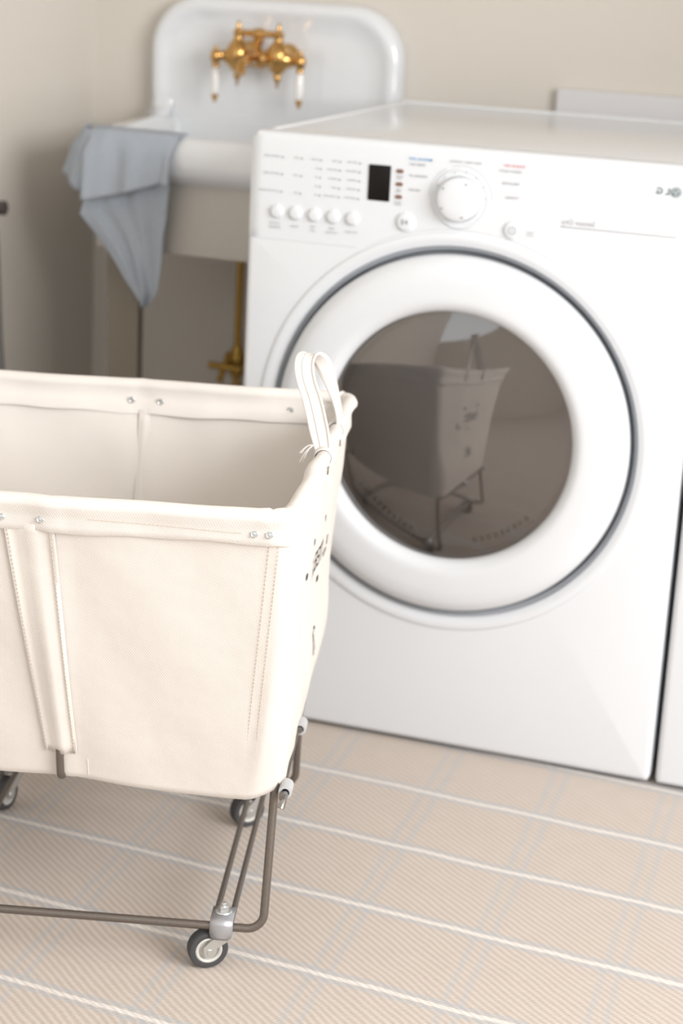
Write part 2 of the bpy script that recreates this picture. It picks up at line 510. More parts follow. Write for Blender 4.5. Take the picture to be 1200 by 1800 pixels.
    if full:
        ring = MB().lathe([(0.158, 0.072), (0.156, 0.066), (0.150, 0.066), (0.148, 0.074)], (cx, 0, cz), 'y', 96, cap=False)
        t.part('drum_lip', ring, M['bezel'], angle=60)
        # lint filter housings with slots, low on the bezel
        for (a0, a1, n_) in ((math.radians(213), math.radians(252), 11), (math.radians(283), math.radians(318), 9)):
            arc = MB()
            la = []
            for k in range(25):
                a = a0+(a1-a0)*k/24
                c_, s_ = math.cos(a), math.sin(a)
                la.append([(cx+c_*rq, yq, cz+s_*rq) for (rq, yq) in ((0.183, 0.022), (0.150, 0.040), (0.150, 0.046), (0.183, 0.028))])
            arc.loft(la, cap0=True, cap1=True)
            h_ = t.part('lint_vent', arc, M['panel'], parent=door)
            sl = MB()
            for k in range(n_):
                a = a0+(a1-a0)*(k+0.6)/(n_+0.2)
                c_, s_ = math.cos(a), math.sin(a)
                tx, tz = -s_, c_
                w_ = 0.0033
                sl.add([(cx+c_*rq+tx*w_*sg, yq-0.0012, cz+s_*rq+tz*w_*sg) for (rq, yq) in ((0.173, 0.0275), (0.160, 0.0346)) for sg in (-1, 1)] +
                       [(cx+c_*rq+tx*w_*sg, yq+0.002, cz+s_*rq+tz*w_*sg) for (rq, yq) in ((0.173, 0.0275), (0.160, 0.0346)) for sg in (-1, 1)],
                       [(0, 1, 3, 2), (4, 6, 7, 5), (0, 4, 5, 1), (2, 3, 7, 6), (0, 2, 6, 4), (1, 5, 7, 3)])
            t.part('vent_slots', sl, M['darkplastic'], parent=door, smooth=False)
        # pale tube on the bezel's left, imitating a reflected window streak
        rb = MB()
        rp = []
        for k in range(15):
            a = math.radians(196+28*k/14)
            rp.append((cx+0.170*math.cos(a), 0.030, cz+0.170*math.sin(a)))
        rb.tube(rp, 0.0035, 8)
        t.part('bezel_streak', rb, M['panel'], parent=door)
    # control panel
    cpn = MB()
    xs = sorted(set([x0+0.0004+ (W-0.0008)*k/64 for k in range(65)]))
    lo_ = []
    zt = H
    gap = 0.0001
    cols = []
    for px in xs:
        e = min(px-x0, x1-px)
        zt_ = zt - (0.012-math.sqrt(max(0, 0.012**2-(0.012-min(e, 0.012))**2)))
        zb_ = top_z(px)+gap
        ye = 0.010-math.sqrt(max(0, 0.010**2-(0.010-min(e, 0.010))**2))
        col_ = [(px, 0.033, zb_), (px, ye+0.0004, zb_), (px, ye, zb_+0.0004)]
        for k in range(1, 8): col_.append((px, ye-0.0008*math.sin(PI*k/8), zb_+(zt_-0.012-zb_)*k/8))
        for k in range(0, 6):
            th = k*PI/2/5
            col_.append((px, ye+0.010*(1-math.cos(th)), zt_-0.010+0.010*math.sin(th)))
        col_.append((px, 0.036, zt_)); col_.append((px, 0.036, zt_-0.008))
        cols.append(col_)
    cpn.loft(cols, closed=True, cap0=True, cap1=True)
    ctrl = t.part('control_panel', cpn, M['panel'], angle=40)
    return t, ctrl

dry, ctrl = appliance('clothes_dryer', 'white front-loading clothes dryer with round glass door and controls, beside the sink', 0.0, True)
was, wctrl = appliance('washing_machine', 'white machine seen as a sliver at the right edge, standing beside the dryer', W+0.008, False)

PY = -0.0012
def btn(name, x, z, r, h, label=None):
    mb = MB().lathe([(r*1.18, 0.004), (r*1.18, PY-0.0002), (r*1.04, PY-0.0008), (r, PY-h*0.7), (r*0.9, PY-h), (r*0.6, PY-h*1.12), (0.0002, PY-h*1.15)], (x, 0, z), 'y', 32, cap=False)
    return dry.part(name, mb, M['panel'], parent=ctrl, label=label, angle=50)
for bx in (0.0472, 0.0769, 0.1069, 0.1365, 0.1667):
    btn('round_button', bx, 0.8144, 0.0095, 0.0042)
def glyph(name, x, z, geo, mat, y=-0.0022):
    mb = MB().add([(x-v[0], y, z+v[1]) for v in geo[0]], [tuple(reversed(q)) for q in geo[1]])
    return dry.part(name, mb, mat, parent=ctrl, smooth=False)
def rect(w, h): return ([Vector((-w/2, -h/2, 0)), Vector((w/2, -h/2, 0)), Vector((w/2, h/2, 0)), Vector((-w/2, h/2, 0))], [(0, 1, 2, 3)])
def merge(items):
    V, F = [], []
    for (dx, dz, (vs, fs)) in items:
        o = len(V)
        V += [Vector((v[0]+dx, v[1]+dz, 0)) for v in vs]; F += [tuple(i+o for i in q) for q in fs]
    return V, F
btn('start_button', 0.2488, 0.8172, 0.0130, 0.0035)
glyph('start_symbol', 0.2488, 0.8172, merge([(-0.001, 0, ([Vector((-.003, -.004, 0)), Vector((.0015, 0, 0)), Vector((-.003, .004, 0))], [(0, 1, 2)])), (0.0025, 0, rect(.0012, .008)), (0.0047, 0, rect(.0012, .008))]), M['print_grey'], PY-0.0045)
btn('power_button', 0.4099, 0.8199, 0.0120, 0.0030)
def annulus(r1, r2, n=28, a0=0, a1=2*PI):
    V = []; F = []
    for k in range(n+1):
        a = a0+(a1-a0)*k/n
        V += [Vector((r1*math.cos(a), r1*math.sin(a), 0)), Vector((r2*math.cos(a), r2*math.sin(a), 0))]
    for k in range(n): F.append((2*k, 2*k+1, 2*k+3, 2*k+2))
    return V, F
glyph('power_symbol', 0.4099, 0.8199, merge([(0, 0, annulus(.0047, .0057)), (0, 0.0, rect(.0009, .004))]), M['print_grey'], PY-0.0040)
# display window and lamps
dsp = MB().rbox(0.1882, 0.2218, -0.0026, 0.003, 0.8441, 0.8962, r=0.0012)
dry.part('display_window', dsp, M['display'], parent=ctrl, label='black rectangular display')
for lz in (0.8898, 0.8710, 0.8526):
    l_ = MB()
    n = 24
    def capsule(s, y):
        pts = []
        for k in range(n):
            a = 2*PI*k/n
            pts.append((0.2359+(0.0026 if math.cos(a) > 0 else -0.0026)+s*0.0029*math.cos(a), y, lz+s*0.0029*math.sin(a)))
        return pts
    l_.loft([capsule(1, 0.001), capsule(1, -0.0020), capsule(0.7, -0.0027)], cap0=True, cap1=True)
    dry.part('indicator_lamp', l_, M['led'], parent=ctrl, label='small brown oval indicator')
# dial
KX, KZ = 0.3290, 0.8580
skirt = MB().lathe([(0.0437, 0.002), (0.0432, -0.0020), (0.0420, -0.0030), (0.0400, -0.0022), (0.0365, -0.0010), (0.0335, -0.0016), (0.0328, -0.004)], (KX, 0, KZ), 'y', 80, cap=False)
dial = dry.part('dial', skirt, M['panel'], parent=ctrl, angle=60, label='round white dial with a sunken grey-shaded ring')
kn = MB().lathe([(0.0322, 0.0), (0.0318, -0.014), (0.0306, -0.0175), (0.0285, -0.0188), (0.016, -0.0196), (0.0002, -0.0198)], (KX, 0, KZ), 'y', 64, cap=False)
kn.v = kn.v
dry.part('dial_knob', kn, M['panel'], parent=ctrl, angle=50)
tick = []
for a in (25, 50, 75, 100, 125, 150, 175):
    q = math.radians(a)
    tick.append((0.0385*math.cos(q), 0.0385*math.sin(q), rect(.0016, .0022)))
for q_ in tick: glyph('dial_tick', KX, KZ, merge([q_]), M['print_pale'], -0.0032)
glyph('dial_outline', KX, KZ, merge([(0, 0, annulus(.0472, .0477, 40, math.radians(0), math.radians(62))), (0, 0, annulus(.0472, .0477, 40, math.radians(72), math.radians(178)))]), M['print_pale'])
kd = []
for a in (35, -32, 250, 118):
    q = math.radians(a); kd.append((0.0262*math.cos(q), 0.0262*math.sin(q), rect(.0030, .0026)))
for q_ in kd: glyph('knob_mark', KX, KZ, merge([q_]), M['print_grey'], -0.0201)
# option lamps: dots and mirrored words
cols_ = {0.0534: [(0.8953, 'WRINKLE CARE'), (0.8699, 'DAMP DRY BEEP'), (0.8440, 'CUSTOM PROGRAM')],
         0.0834: [(0.8954, 'HIGH'), (0.8697, 'LOW'), (0.8439, 'OFF')],
         0.1134: [(0.8955, '60 MIN.'), (0.8827, '50'), (0.8698, '40'), (0.8566, '30'), (0.8438, '20')],
         0.1437: [(0.8956, 'HIGH'), (0.8827, 'MID HIGH'), (0.8696, 'MEDIUM'), (0.8566, 'LOW'), (0.8439, 'ULTRA LOW')],
         0.1741: [(0.8959, 'VERY DRY'), (0.8829, 'MORE DRY'), (0.8699, 'NORMAL'), (0.8569, 'LESS DRY'), (0.8438, 'DAMP DRY')]}
dots = []; words = []
for cx_, rows in cols_.items():
    for (z_, w_) in rows:
        dots.append((-cx_, z_, annulus(0.0, .0014, 10)))
        g = text_geo(w_, 0.0036)
        wd = max(v.x for v in g[0]) - min(v.x for v in g[0])
        words.append((-(cx_-0.004-wd/2), z_+0.0006, g))
def line(txt, x, z, s, bold=0): words.append((-x, z, text_geo(txt, s, bold)))
for (txt, x, z) in (('CUSTOM', .0446, .7966), ('PROGRAM', .0446, .7908), ('SIGNAL', .0760, .7946), ('TIME', .1055, .7965), ('DRY', .1055, .7910), ('TEMP.', .1350, .7966), ('CONTROL', .1350, .7907), ('DRY LEVEL', .1657, .7943),
                    ('MORE', .2362, .8822), ('TIME', .2362, .8788), ('LESS', .2357, .8634), ('TIME', .2357, .8600), ('DRUM', .2355, .8446), ('LIGHT', .2355, .8412)):
    line(txt, x, z, 0.0040)
for (txt, x, z, s) in (('SPEED DRY', .2616, .9013, .0050), ('FRESHEN UP', .2640, .8850, .0050), ('AIR DRY', .2590, .8645, .0050), ('PERM. PRESS / NORMAL', .3335, .9106, .0046),
                       ('HEAVY DUTY', .4005, .9032, .0056), ('DELICATES', .4022, .8860, .0052), ('TOWELS', .4055, .8660, .0052), ('CHILD', .4363, .8190, .0036), ('LOCK', .4363, .8150, .0036)):
    line(txt, x, z, s)
for q_ in dots: glyph('option_dot', 0, 0, merge([q_]), M['print_grey'])
for q_ in words: glyph('printed_word', 0, 0, merge([q_]), M['print_grey'], -0.00225)
glyph('manual_dry_lettering', 0, 0, merge([(-.2662, .9094, text_geo('MANUAL DRY', .0056, .0001))]), M['print_blue'])
glyph('sensor_dry_lettering', 0, 0, merge([(-.4061, .9113, text_geo('SENSOR DRY', .0054, .0001))]), M['print_red'])
glyph('sensor_dry_badge', 0, 0, merge([(-.5050, .8393, text_geo('Sensor Dry', .0105))]), M['print_pale'])
ul = MB().rbox(.4794, .6455, -0.0024, 0.0, .8318, .8327, r=.0003)
dry.part('badge_underline', ul, M['print_pale'], parent=ctrl)
glyph('maker_lettering', 0, 0, merge([(-.6208, .8944, text_geo('L G', .0130, .0003))]), M['logo'])
# emblem: ring, disc, the face strokes of the emblem (mirrored like everything here)
em = merge([(0, 0, annulus(0.0, .0070, 32))])
glyph('maker_emblem', .6392, .8946, em, M['logo'], -0.0024)
em2 = merge([(0, 0, annulus(.0050, .0058, 30, math.radians(10), math.radians(300))), (-0.0003, 0.0, rect(.0010, .0052)), (0.0010, -.0023, rect(.0030, .0009)), (-0.0028, .0018, annulus(0, .0010, 10)), (0.0036, 0.0002, rect(.0034, .0009))])
glyph('emblem_face', .6392, .8946, em2, M['appliance'], -0.0026)

# ------------------------------------------------------------------ sink
snk = Thing('farmhouse_sink', 'white cast-iron sink with a tall rounded back and greige apron, beside the dryer', 'sink', (-0.28, 0.60, 0), 0)
def rr_loop(x0, x1, y0, y1, r, z, n=8, taper=0.0, rb=None):
    """rounded rectangle, the front corners with radius r, the back ones rb; taper moves the left front corner in"""
    rb = r if rb is None else rb
    pts = []
    for (cx, cy, rad, a0) in ((x1-rb, y1-rb, rb, 0), (x0+rb, y1-rb, rb, PI/2), (x0+r, y0+r, r, PI), (x1-r, y0+r, r, 1.5*PI)):
        for k in range(n+1):
            a = a0+k*PI/2/n
            px, py = cx+rad*math.cos(a), cy+rad*math.sin(a)
            s = (YW-py)/(YW-y0)
            if px < (x0+x1)/2: px += taper*max(0, min(1, s))
            pts.append((px, py, z))
    return pts
SX0, SX1, SY0, SY1 = -0.530, -0.020, 0.366, YW-0.002
lo = []
T_ = 0.055
prof = [(0.060, 0.775), (0.030, 0.787), (0.012, 0.797), (0.003, 0.808), (0.000, 0.822), (0.000, 0.838), (0.003, 0.853), (0.010, 0.863), (0.020, 0.868), (0.032, 0.867), (0.042, 0.861), (0.049, 0.850), (0.054, 0.83), (0.060, 0.78), (0.075, 0.74), (0.11, 0.725), (0.2, 0.722)]
for (e, z) in prof:
    r = max(0.012, 0.055-e*0.45)
    lo.append(rr_loop(SX0+e, SX1-e, SY0+e, SY1-min(e, 0.03) if e < .06 else SY1-e*.7, r, z, taper=T_, rb=0.012))
basin = snk.part('basin', MB().loft(lo, cap0=True, cap1=True), M['porcelain'], angle=60)
# tall back panel: outline swept through depth with rounded edge
def back_outline(e):
    pts = []
    x0, x1, z0, z1, R_ = -0.531+e, -0.022-e, 0.80, 1.093-e, 0.100-e*0.6
    for (cx, a0, a1) in ((x1-R_, 0, PI/2), (x0+R_, PI/2, PI)):
        for k in range(17):
            a = a0+(a1-a0)*k/16
            pts.append((cx+R_*math.cos(a), z1-R_+R_*math.sin(a)))
    # left foot flares into the rim
    pts += [(x0+0.0, 0.95), (x0, 0.92), (x0+0.002, 0.895), (x0+0.0, 0.87), (x0, z0)]
    pts += [(x1, z0), (x1, 0.9)]
    return pts
lo = []
for (e, y) in ((0.0, YW-0.001), (0.0, YW-0.026), (0.003, YW-0.034), (0.010, YW-0.040), (0.020, YW-0.041), (0.030, YW-0.036), (0.045, YW-0.030), (0.070, YW-0.028)):
    lo.append([(px, y, pz) for (px, pz) in back_outline(e)])
snk.part('back_panel', MB().loft(lo, cap0=True, cap1=True), M['porcelain'], angle=50)
# cove between basin rim and back
cv = MB()
for (xa, xb) in ((-0.527, -0.022),):
    la = []
    for k in range(7):
        a = k*PI/2/6
        la.append([(xa, YW-0.030-0.030*(1-math.sin(a)), 0.866+0.030*(1-math.cos(a))), (xb, YW-0.030-0.030*(1-math.sin(a)), 0.866+0.030*(1-math.cos(a)))])
    la.append([(xa, YW-0.028, 0.84), (xb, YW-0.028, 0.84)])
    # only over the rim at the left end
cvv = []
for k in range(9):
    a = k*PI/2/8
    yy = YW-0.029-0.032*(1-math.sin(a)); zz = 0.867+0.032*(1-math.cos(a))
    cvv.append([(-0.527, yy, zz), (-0.500, yy, zz), (-0.482, yy+0.004*(1-a), zz-0.003)])
cv.loft(cvv, closed=False)
snk.part('rim_cove', cv, M['porcelain'], solid=0.004, angle=60)
# painted apron and front leg carrying the basin
ap = MB().rbox(-0.445, -0.055, 0.400, 0.422, 0.662, 0.800, r=0.003)
snk.part('apron', ap, M['greige'])
for (xa, xb) in ((-0.434, -0.372), (-0.115, -0.053)):
    lg = MB()
    loops = []
    for (z, q) in ((0.0, 0.010), (0.004, 0.008), (0.64, 0.0), (0.80, 0.0)):
        loops.append([(xa+q, 0.424, z), (xb, 0.424, z), (xb, 0.446, z), (xa+q, 0.446, z)])
    lg.loft(loops, cap0=True, cap1=True)
    snk.part('leg', lg, M['leg_shaded'], smooth=False)

# ------------------------------------------------------------------ faucet
fa = Thing('wall_faucet', 'polished brass wall faucet with two white porcelain levers above the sink', 'faucet', (-0.29, YW-0.03, 0.98))
FY = YW-0.085
def turned(prof, o, axis): return MB().lathe(prof, o, axis, 24, cap=True)
FZ = 0.993
for (cx_, sg) in ((-0.328, -1), (-0.247, 1)):
    # wall flange and shank
    fl = MB().lathe([(0.023, YW-0.0285), (0.023, YW-0.034), (0.020, YW-0.039), (0.014, YW-0.045), (0.012, FY+0.01), (0.012, FY)], (cx_, 0, FZ), 'y', 32)
    fl_o = fa.part('wall_flange', fl, M['brass'], angle=50)
    # upright valve body with finials
    vb = MB().lathe([(0.0008, -0.058), (0.003, -0.055), (0.0022, -0.049), (0.006, -0.044), (0.008, -0.038), (0.006, -0.033), (0.013, -0.028), (0.020, -0.016), (0.023, -0.003), (0.022, 0.010), (0.016, 0.020),
                     (0.010, 0.026), (0.008, 0.034), (0.010, 0.037), (0.010, 0.043), (0.006, 0.046), (0.0035, 0.050), (0.0045, 0.054), (0.0025, 0.059), (0.0006, 0.063)], (cx_, FY, FZ), 'z', 28)
    fa.part('valve_body', vb, M['brass'], angle=50)
    # bell out to the lever hub
    bl = MB().lathe([(0.019, 0.004*sg), (0.020, 0.014*sg), (0.013, 0.024*sg), (0.008, 0.029*sg), (0.010, 0.032*sg), (0.006, 0.035*sg), (0.006, 0.042*sg)], (cx_, FY, FZ-0.004), 'x', 28)
    fa.part('bell', bl, M['brass'], angle=50)
    hx = cx_+sg*0.045
    hb = MB().lathe([(0.0015, 0.020), (0.004, 0.017), (0.0035, 0.013), (0.009, 0.009), (0.011, 0.0), (0.009, -0.009), (0.006, -0.014), (0.0075, -0.019), (0.005, -0.022)], (hx, FY, FZ-0.006), 'z', 24)
    lev = fa.part('lever', hb, M['brass'], angle=50)
    pc = MB().lathe([(0.0045, -0.021), (0.0065, -0.024), (0.0078, -0.040), (0.0078, -0.055), (0.0060, -0.069), (0.0045, -0.071)], (hx, FY, FZ-0.006), 'z', 24)
    fa.part('porcelain_grip', pc, M['handle_porcelain'], parent=lev, label='white porcelain lever grip')
    tp = MB().lathe([(0.0055, -0.0705), (0.0068, -0.074), (0.0055, -0.078), (0.003, -0.081), (0.004, -0.084), (0.0008, -0.087)], (hx, FY, FZ-0.006), 'z', 20)
    fa.part('lever_tip', tp, M['brass'], parent=lev)
fa.part('bridge', MB().lathe([(0.0065, -0.080), (0.0065, 0.0), (0.011, 0.02)][:1]+[(0.0065, -0.080), (0.0065, -0.052), (0.010, -0.048), (0.010, -0.032), (0.0065, -0.028), (0.0065, 0.0)], (-0.247, FY, FZ+0.040), 'x', 20), M['brass'], angle=50)
fa.part('mixing_tube', MB().lathe([(0.011, -0.079), (0.011, -0.058), (0.017, -0.052), (0.017, -0.027), (0.011, -0.021), (0.011, 0.0)], (-0.247, FY, FZ-0.006), 'x', 24), M['brass'], angle=50)
spp = [(-0.2875, FY-0.004, FZ-0.006), (-0.2875, FY-0.035, FZ-0.004), (-0.2875, FY-0.065, FZ-0.006), (-0.2875, FY-0.083, FZ-0.014), (-0.2875, FY-0.090, FZ-0.030)]
fa.part('spout', MB().tube(spp, [0.013, 0.010, 0.0095, 0.0095, 0.0105], 16), M['brass'], angle=50)
fa.part('diverter_knob', MB().lathe([(0.006, 0.0), (0.006, 0.012), (0.010, 0.016), (0.010, 0.022), (0.004, 0.026), (0.0008, 0.028)], (-0.2875, FY, FZ+0.008), 'z', 20), M['brass'], angle=50)

# ------------------------------------------------------------------ brass supply pipe with valve
pp = Thing('supply_pipe', 'upright brass water pipe with a cross-handle valve between the sink and the dryer', 'pipe', (-0.325, 0.79, 0))
pp.part('riser', MB().tube([(-0.322, 0.79, 0.0), (-0.322, 0.79, 0.39), (-0.322, 0.79, 0.70)], 0.0072, 14), M['brass_dull'])
vv = pp.part('stop_valve', MB().lathe([(0.009, -0.032), (0.014, -0.026), (0.014, -0.012), (0.017, -0.006), (0.017, 0.010), (0.013, 0.016), (0.010, 0.030)], (-0.322, 0.79, 0.395), 'z', 20), M['brass_dull'])
vh = MB().tube([(-0.322, 0.785, 0.392), (-0.330, 0.745, 0.390)], 0.006, 12)
vh.tube([(-0.362, 0.742, 0.392), (-0.298, 0.748, 0.388)], [0.0075, 0.0065], 12)
vh.tube([(-0.340, 0.744, 0.360), (-0.322, 0.746, 0.420)], 0.0062, 12)
pp.part('cross_handle', vh, M['brass_dull'], parent=vv)
pp.part('escutcheon', MB().lathe([(0.024, 0.0), (0.024, 0.004), (0.012, 0.012), (0.0075, 0.013)], (-0.322, 0.79, 0.0005), 'z', 24), M['brass_dull'])

# ------------------------------------------------------------------ linen towel over the sink's front left corner
def lerp(a, b, t): return a+(b-a)*t
def poly(pts, t):
    n = len(pts)-1; q = min(n-1e-9, max(0, t*n)); i = int(q); return tuple(lerp(pts[i][k], pts[i+1][k], q-i) for k in range(len(pts[0])))
def wrink(u, v, s=0): return 0.004*math.sin(u*17+v*3+s)+0.0025*math.sin(u*31-v*7+s*2)+0.003*math.sin(v*9+u*5+s)
tw = MB()
# front flap, from over the rim to its hem
top_f = [(-0.462, 0.430, 0.8735), (-0.430, 0.4170, 0.8745), (-0.385, 0.410, 0.8745), (-0.335, 0.408, 0.8745), (-0.290, 0.402, 0.8750), (-0.272, 0.398, 0.8735)]
mid_f = [(-0.440, 0.372, 0.871), (-0.410, 0.366, 0.873), (-0.375, 0.364, 0.873), (-0.335, 0.364, 0.873), (-0.300, 0.364, 0.872), (-0.277, 0.370, 0.869)]
shl_f = [(-0.450, 0.352, 0.835), (-0.418, 0.350, 0.842), (-0.375, 0.350, 0.845), (-0.335, 0.350, 0.845), (-0.300, 0.350, 0.842), (-0.285, 0.352, 0.838)]
hem_f = [(-0.446, 0.342, 0.751), (-0.420, 0.340, 0.757), (-0.372, 0.338, 0.768), (-0.335, 0.338, 0.780), (-0.300, 0.340, 0.792), (-0.280, 0.343, 0.790)]
def front_flap(u, v):
    rows = [top_f, mid_f, shl_f, [tuple(lerp(a, b, .5) for a, b in zip(p, q)) for p, q in zip(shl_f, hem_f)], hem_f]
    n = len(rows)-1; q = min(n-1e-9, v*n); i = int(q)
    a, b = Vector(poly(rows[i], u)), Vector(poly(rows[i+1], u))
    p = a.lerp(b, q-i)
    w = max(0, v-.3)
    p.y -= 0.010*w*(math.sin(u*15)+0.5*math.sin(u*27+1))+0.004*w
    return p
tw.grid(front_flap, 36, 28)
# flap hanging down the left side of the corner
tl = [(-0.432, 0.366, 0.872), (-0.458, 0.380, 0.872), (-0.475, 0.415, 0.8735), (-0.478, 0.450, 0.874)]
tm = [(-0.442, 0.356, 0.835), (-0.472, 0.372, 0.838), (-0.500, 0.410, 0.838), (-0.505, 0.450, 0.836)]
tb = [(-0.456, 0.352, 0.764), (-0.482, 0.366, 0.775), (-0.516, 0.405, 0.788), (-0.528, 0.440, 0.786)]
def side_flap(u, v):
    rows = [tl, tm, tb]; n = 2; q = min(n-1e-9, v*n); i = int(q)
    p = Vector(poly(rows[i], u)).lerp(Vector(poly(rows[i+1], u)), q-i)
    p.x -= 0.004*v*math.sin(u*9)
    return p
tw.grid(side_flap, 18, 16)
# lower layer, a long point
Lf = [(-0.448, 0.362, 0.760), (-0.459, 0.360, 0.724), (-0.437, 0.362, 0.700), (-0.413, 0.365, 0.673), (-0.392, 0.366, 0.645), (-0.375, 0.368, 0.618), (-0.352, 0.368, 0.590), (-0.338, 0.368, 0.572)]
Rt = [(-0.288, 0.362, 0.800), (-0.291, 0.362, 0.765), (-0.294, 0.364, 0.730), (-0.300, 0.366, 0.695), (-0.302, 0.367, 0.660), (-0.305, 0.367, 0.630), (-0.311, 0.368, 0.595), (-0.328, 0.368, 0.572)]
def low_flap(u, v):
    a, b = Vector(poly(Lf, v)), Vector(poly(Rt, v))
    p = a.lerp(b, u)
    p.y -= 0.012*(0.3+v)*math.sin(u*PI)*(0.6+0.5*math.sin(u*11+v*2)) + 0.004*math.sin(u*22-v*5)*math.sin(u*PI)
    if u*(1-u) > 0: p.z += 0.006*math.sin(u*PI)*(1-v)
    return p
tw.grid(low_flap, 36, 40)
tow = make('linen_towel', tw, M['linen'], angle=70)
tow['label'] = 'grey-blue linen towel draped over the front left corner of the white sink'
tow['category'] = 'towel'
md = tow.modifiers.new('thickness', 'SOLIDIFY'); md.thickness = 0.0022; md.offset = 0

# ------------------------------------------------------------------ grey cloth hanging at the left edge
bag = Thing('hanging_cloth', 'sliver of grey cloth on a dark peg at the left edge of the picture', 'cloth', (XL, 0.38, 0.72))
bag.part('peg', MB().lathe([(0.008, 0.0), (0.008, 0.030), (0.013, 0.034), (0.013, 0.044), (0.008, 0.047)], (XL+0.0005, 0.385, 0.716), 'x', 20), M['darkwood'], label='dark round peg')
def clothf(u, v):
    return Vector((XL+0.020+0.010*math.sin(u*9+v*2), 0.392-0.14*u*(0.6+0.4*v)+0.03*v+0.004*math.sin(v*8), 0.712-0.42*v))
bag.part('cloth_drape', MB().grid(clothf, 16, 20), M['greycloth'], solid=0.004, angle=70)

# ------------------------------------------------------------------ laundry cart
A15 = math.radians(15)
FR = Vector((0.278, -0.747))
e1 = Vector((math.cos(A15), math.sin(A15))); e2 = Vector((-math.sin(A15), math.cos(A15)))
CXL, CYL = -0.176, 0.190
cc = FR+e1*CXL+e2*CYL
cart = Thing('laundry_cart', 'natural canvas laundry cart on a wire frame with four small casters', 'laundry cart', (cc.x, cc.y, 0), A15, origin=(CXL, CYL, 0))

def dims(z):
    t = (z-0.235)/0.375
    x1 = lerp(0.080, 0.0965, min(1, t*1.3))
    y1 = lerp(0.392, 0.482, t)
    y0 = lerp(-0.002, -0.104, t)
    x0 = lerp(-0.432, -0.452, t)
    return x0, x1, y0, y1
NS = 44   # points per straight side
NC = 9
def skew(x, y, t):
    return (y-0.15)*0.048*max(0, min(1.1, t))**0.6*max(0, min(1, (x+0.1)/0.18))
def base_loop(z, r=None, push=0.0):
    """rounded rectangle of the basket at height z with cloth fullness; returns [(x,y,nx,ny,side,u)]"""
    x0, x1, y0, y1 = dims(z)
    t = (z-0.235)/0.375
    r = lerp(0.042, 0.020, min(1, max(0, t*2))) if r is None else r
    full = 0.011*math.exp(-((z-0.315)/0.06)**2)   # fullness of the lower cloth
    out = []
    sides = [('back', (x1-r, y1), (x0+r, y1), (0, 1)), ('left', (x0, y1-r), (x0, y0+r), (-1, 0)), ('front', (x0+r, y0), (x1-r, y0), (0, -1)), ('right', (x1, y0+r), (x1, y1-r), (1, 0))]
    corners = [(x0+r, y1-r, PI/2), (x0+r, y0+r, PI), (x1-r, y0+r, 1.5*PI), (x1-r, y1-r, 0)]
    for si, (nm, a, b, n) in enumerate(sides):
        for k in range(NS+1):
            u = k/NS
            x, y = lerp(a[0], b[0], u), lerp(a[1], b[1], u)
            s = math.sin(u*PI)
            d = 0.0
            if nm in ('front', 'back'):
                xr = (x-(-0.180))
                ridge = 0.0035*math.exp(-(xr/0.010)**2)
                d += ridge + 0.0035*s*math.sin(PI*min(1, max(0, t)))*abs(math.sin(2*PI*u))
                if nm == 'front': d += 0.0015*math.sin(x*40+z*22)*s
                else: d += 0.003*math.sin(x*26+z*31)*s
            if nm == 'right':
                d += full*(0.45+0.55*u) + 0.0016*math.sin(y*55+z*30)*s
            out.append((x+n[0]*(d+push)+skew(x, y, t), y+n[1]*(d+push), n[0], n[1]))
        cx, cy, a0 = corners[si]
        fb = full*(1.0 if si == 3 else 0.3)
        for k in range(1, NC):
            a = a0+k*PI/2/NC
            nx, ny = math.cos(a), math.sin(a)
            out.append((cx+(r+push+fb)*nx+skew(cx, cy+(r+push)*ny, t), cy+(r+push+fb)*ny, nx, ny))
    return out
def bottom_sag(x, y):
    # the lower edge of the cloth droops a little between the wire and the corner on the near side
    if y < 0.05: q = min(1, max(0, (x+0.178)/0.21)); return -0.014*math.sin(q*PI/2)*(1 if x < 0.04 else max(0, 1-(x-0.04)/0.045))
    return 0
zs = [0.235, 0.242, 0.252, 0.266, 0.282, 0.30, 0.32, 0.345, 0.37, 0.40, 0.43, 0.46, 0.49, 0.52, 0.55, 0.575, 0.595, 0.602]
mb = MB()
loops = []
b0 = base_loop(0.235)
cxm, cym = -0.176, 0.195
for s, dz in ((0.02, -0.006), (0.3, -0.006), (0.6, -0.005), (0.85, -0.004), (0.97, -0.002)):
    loops.append([(lerp(cxm, p[0], s), lerp(cym, p[1], s), 0.235+dz+bottom_sag(p[0], p[1])*s) for p in b0])
for z in zs:
    w = max(0, 1-(z-0.235)/0.12)
    loops.append([(p[0], p[1], z+bottom_sag(p[0], p[1])*w) for p in base_loop(z)])
mb.loft(loops, cap0=True)
basket = cart.part('canvas_basket', mb, M['canvas'], angle=80, solid=0.0022)

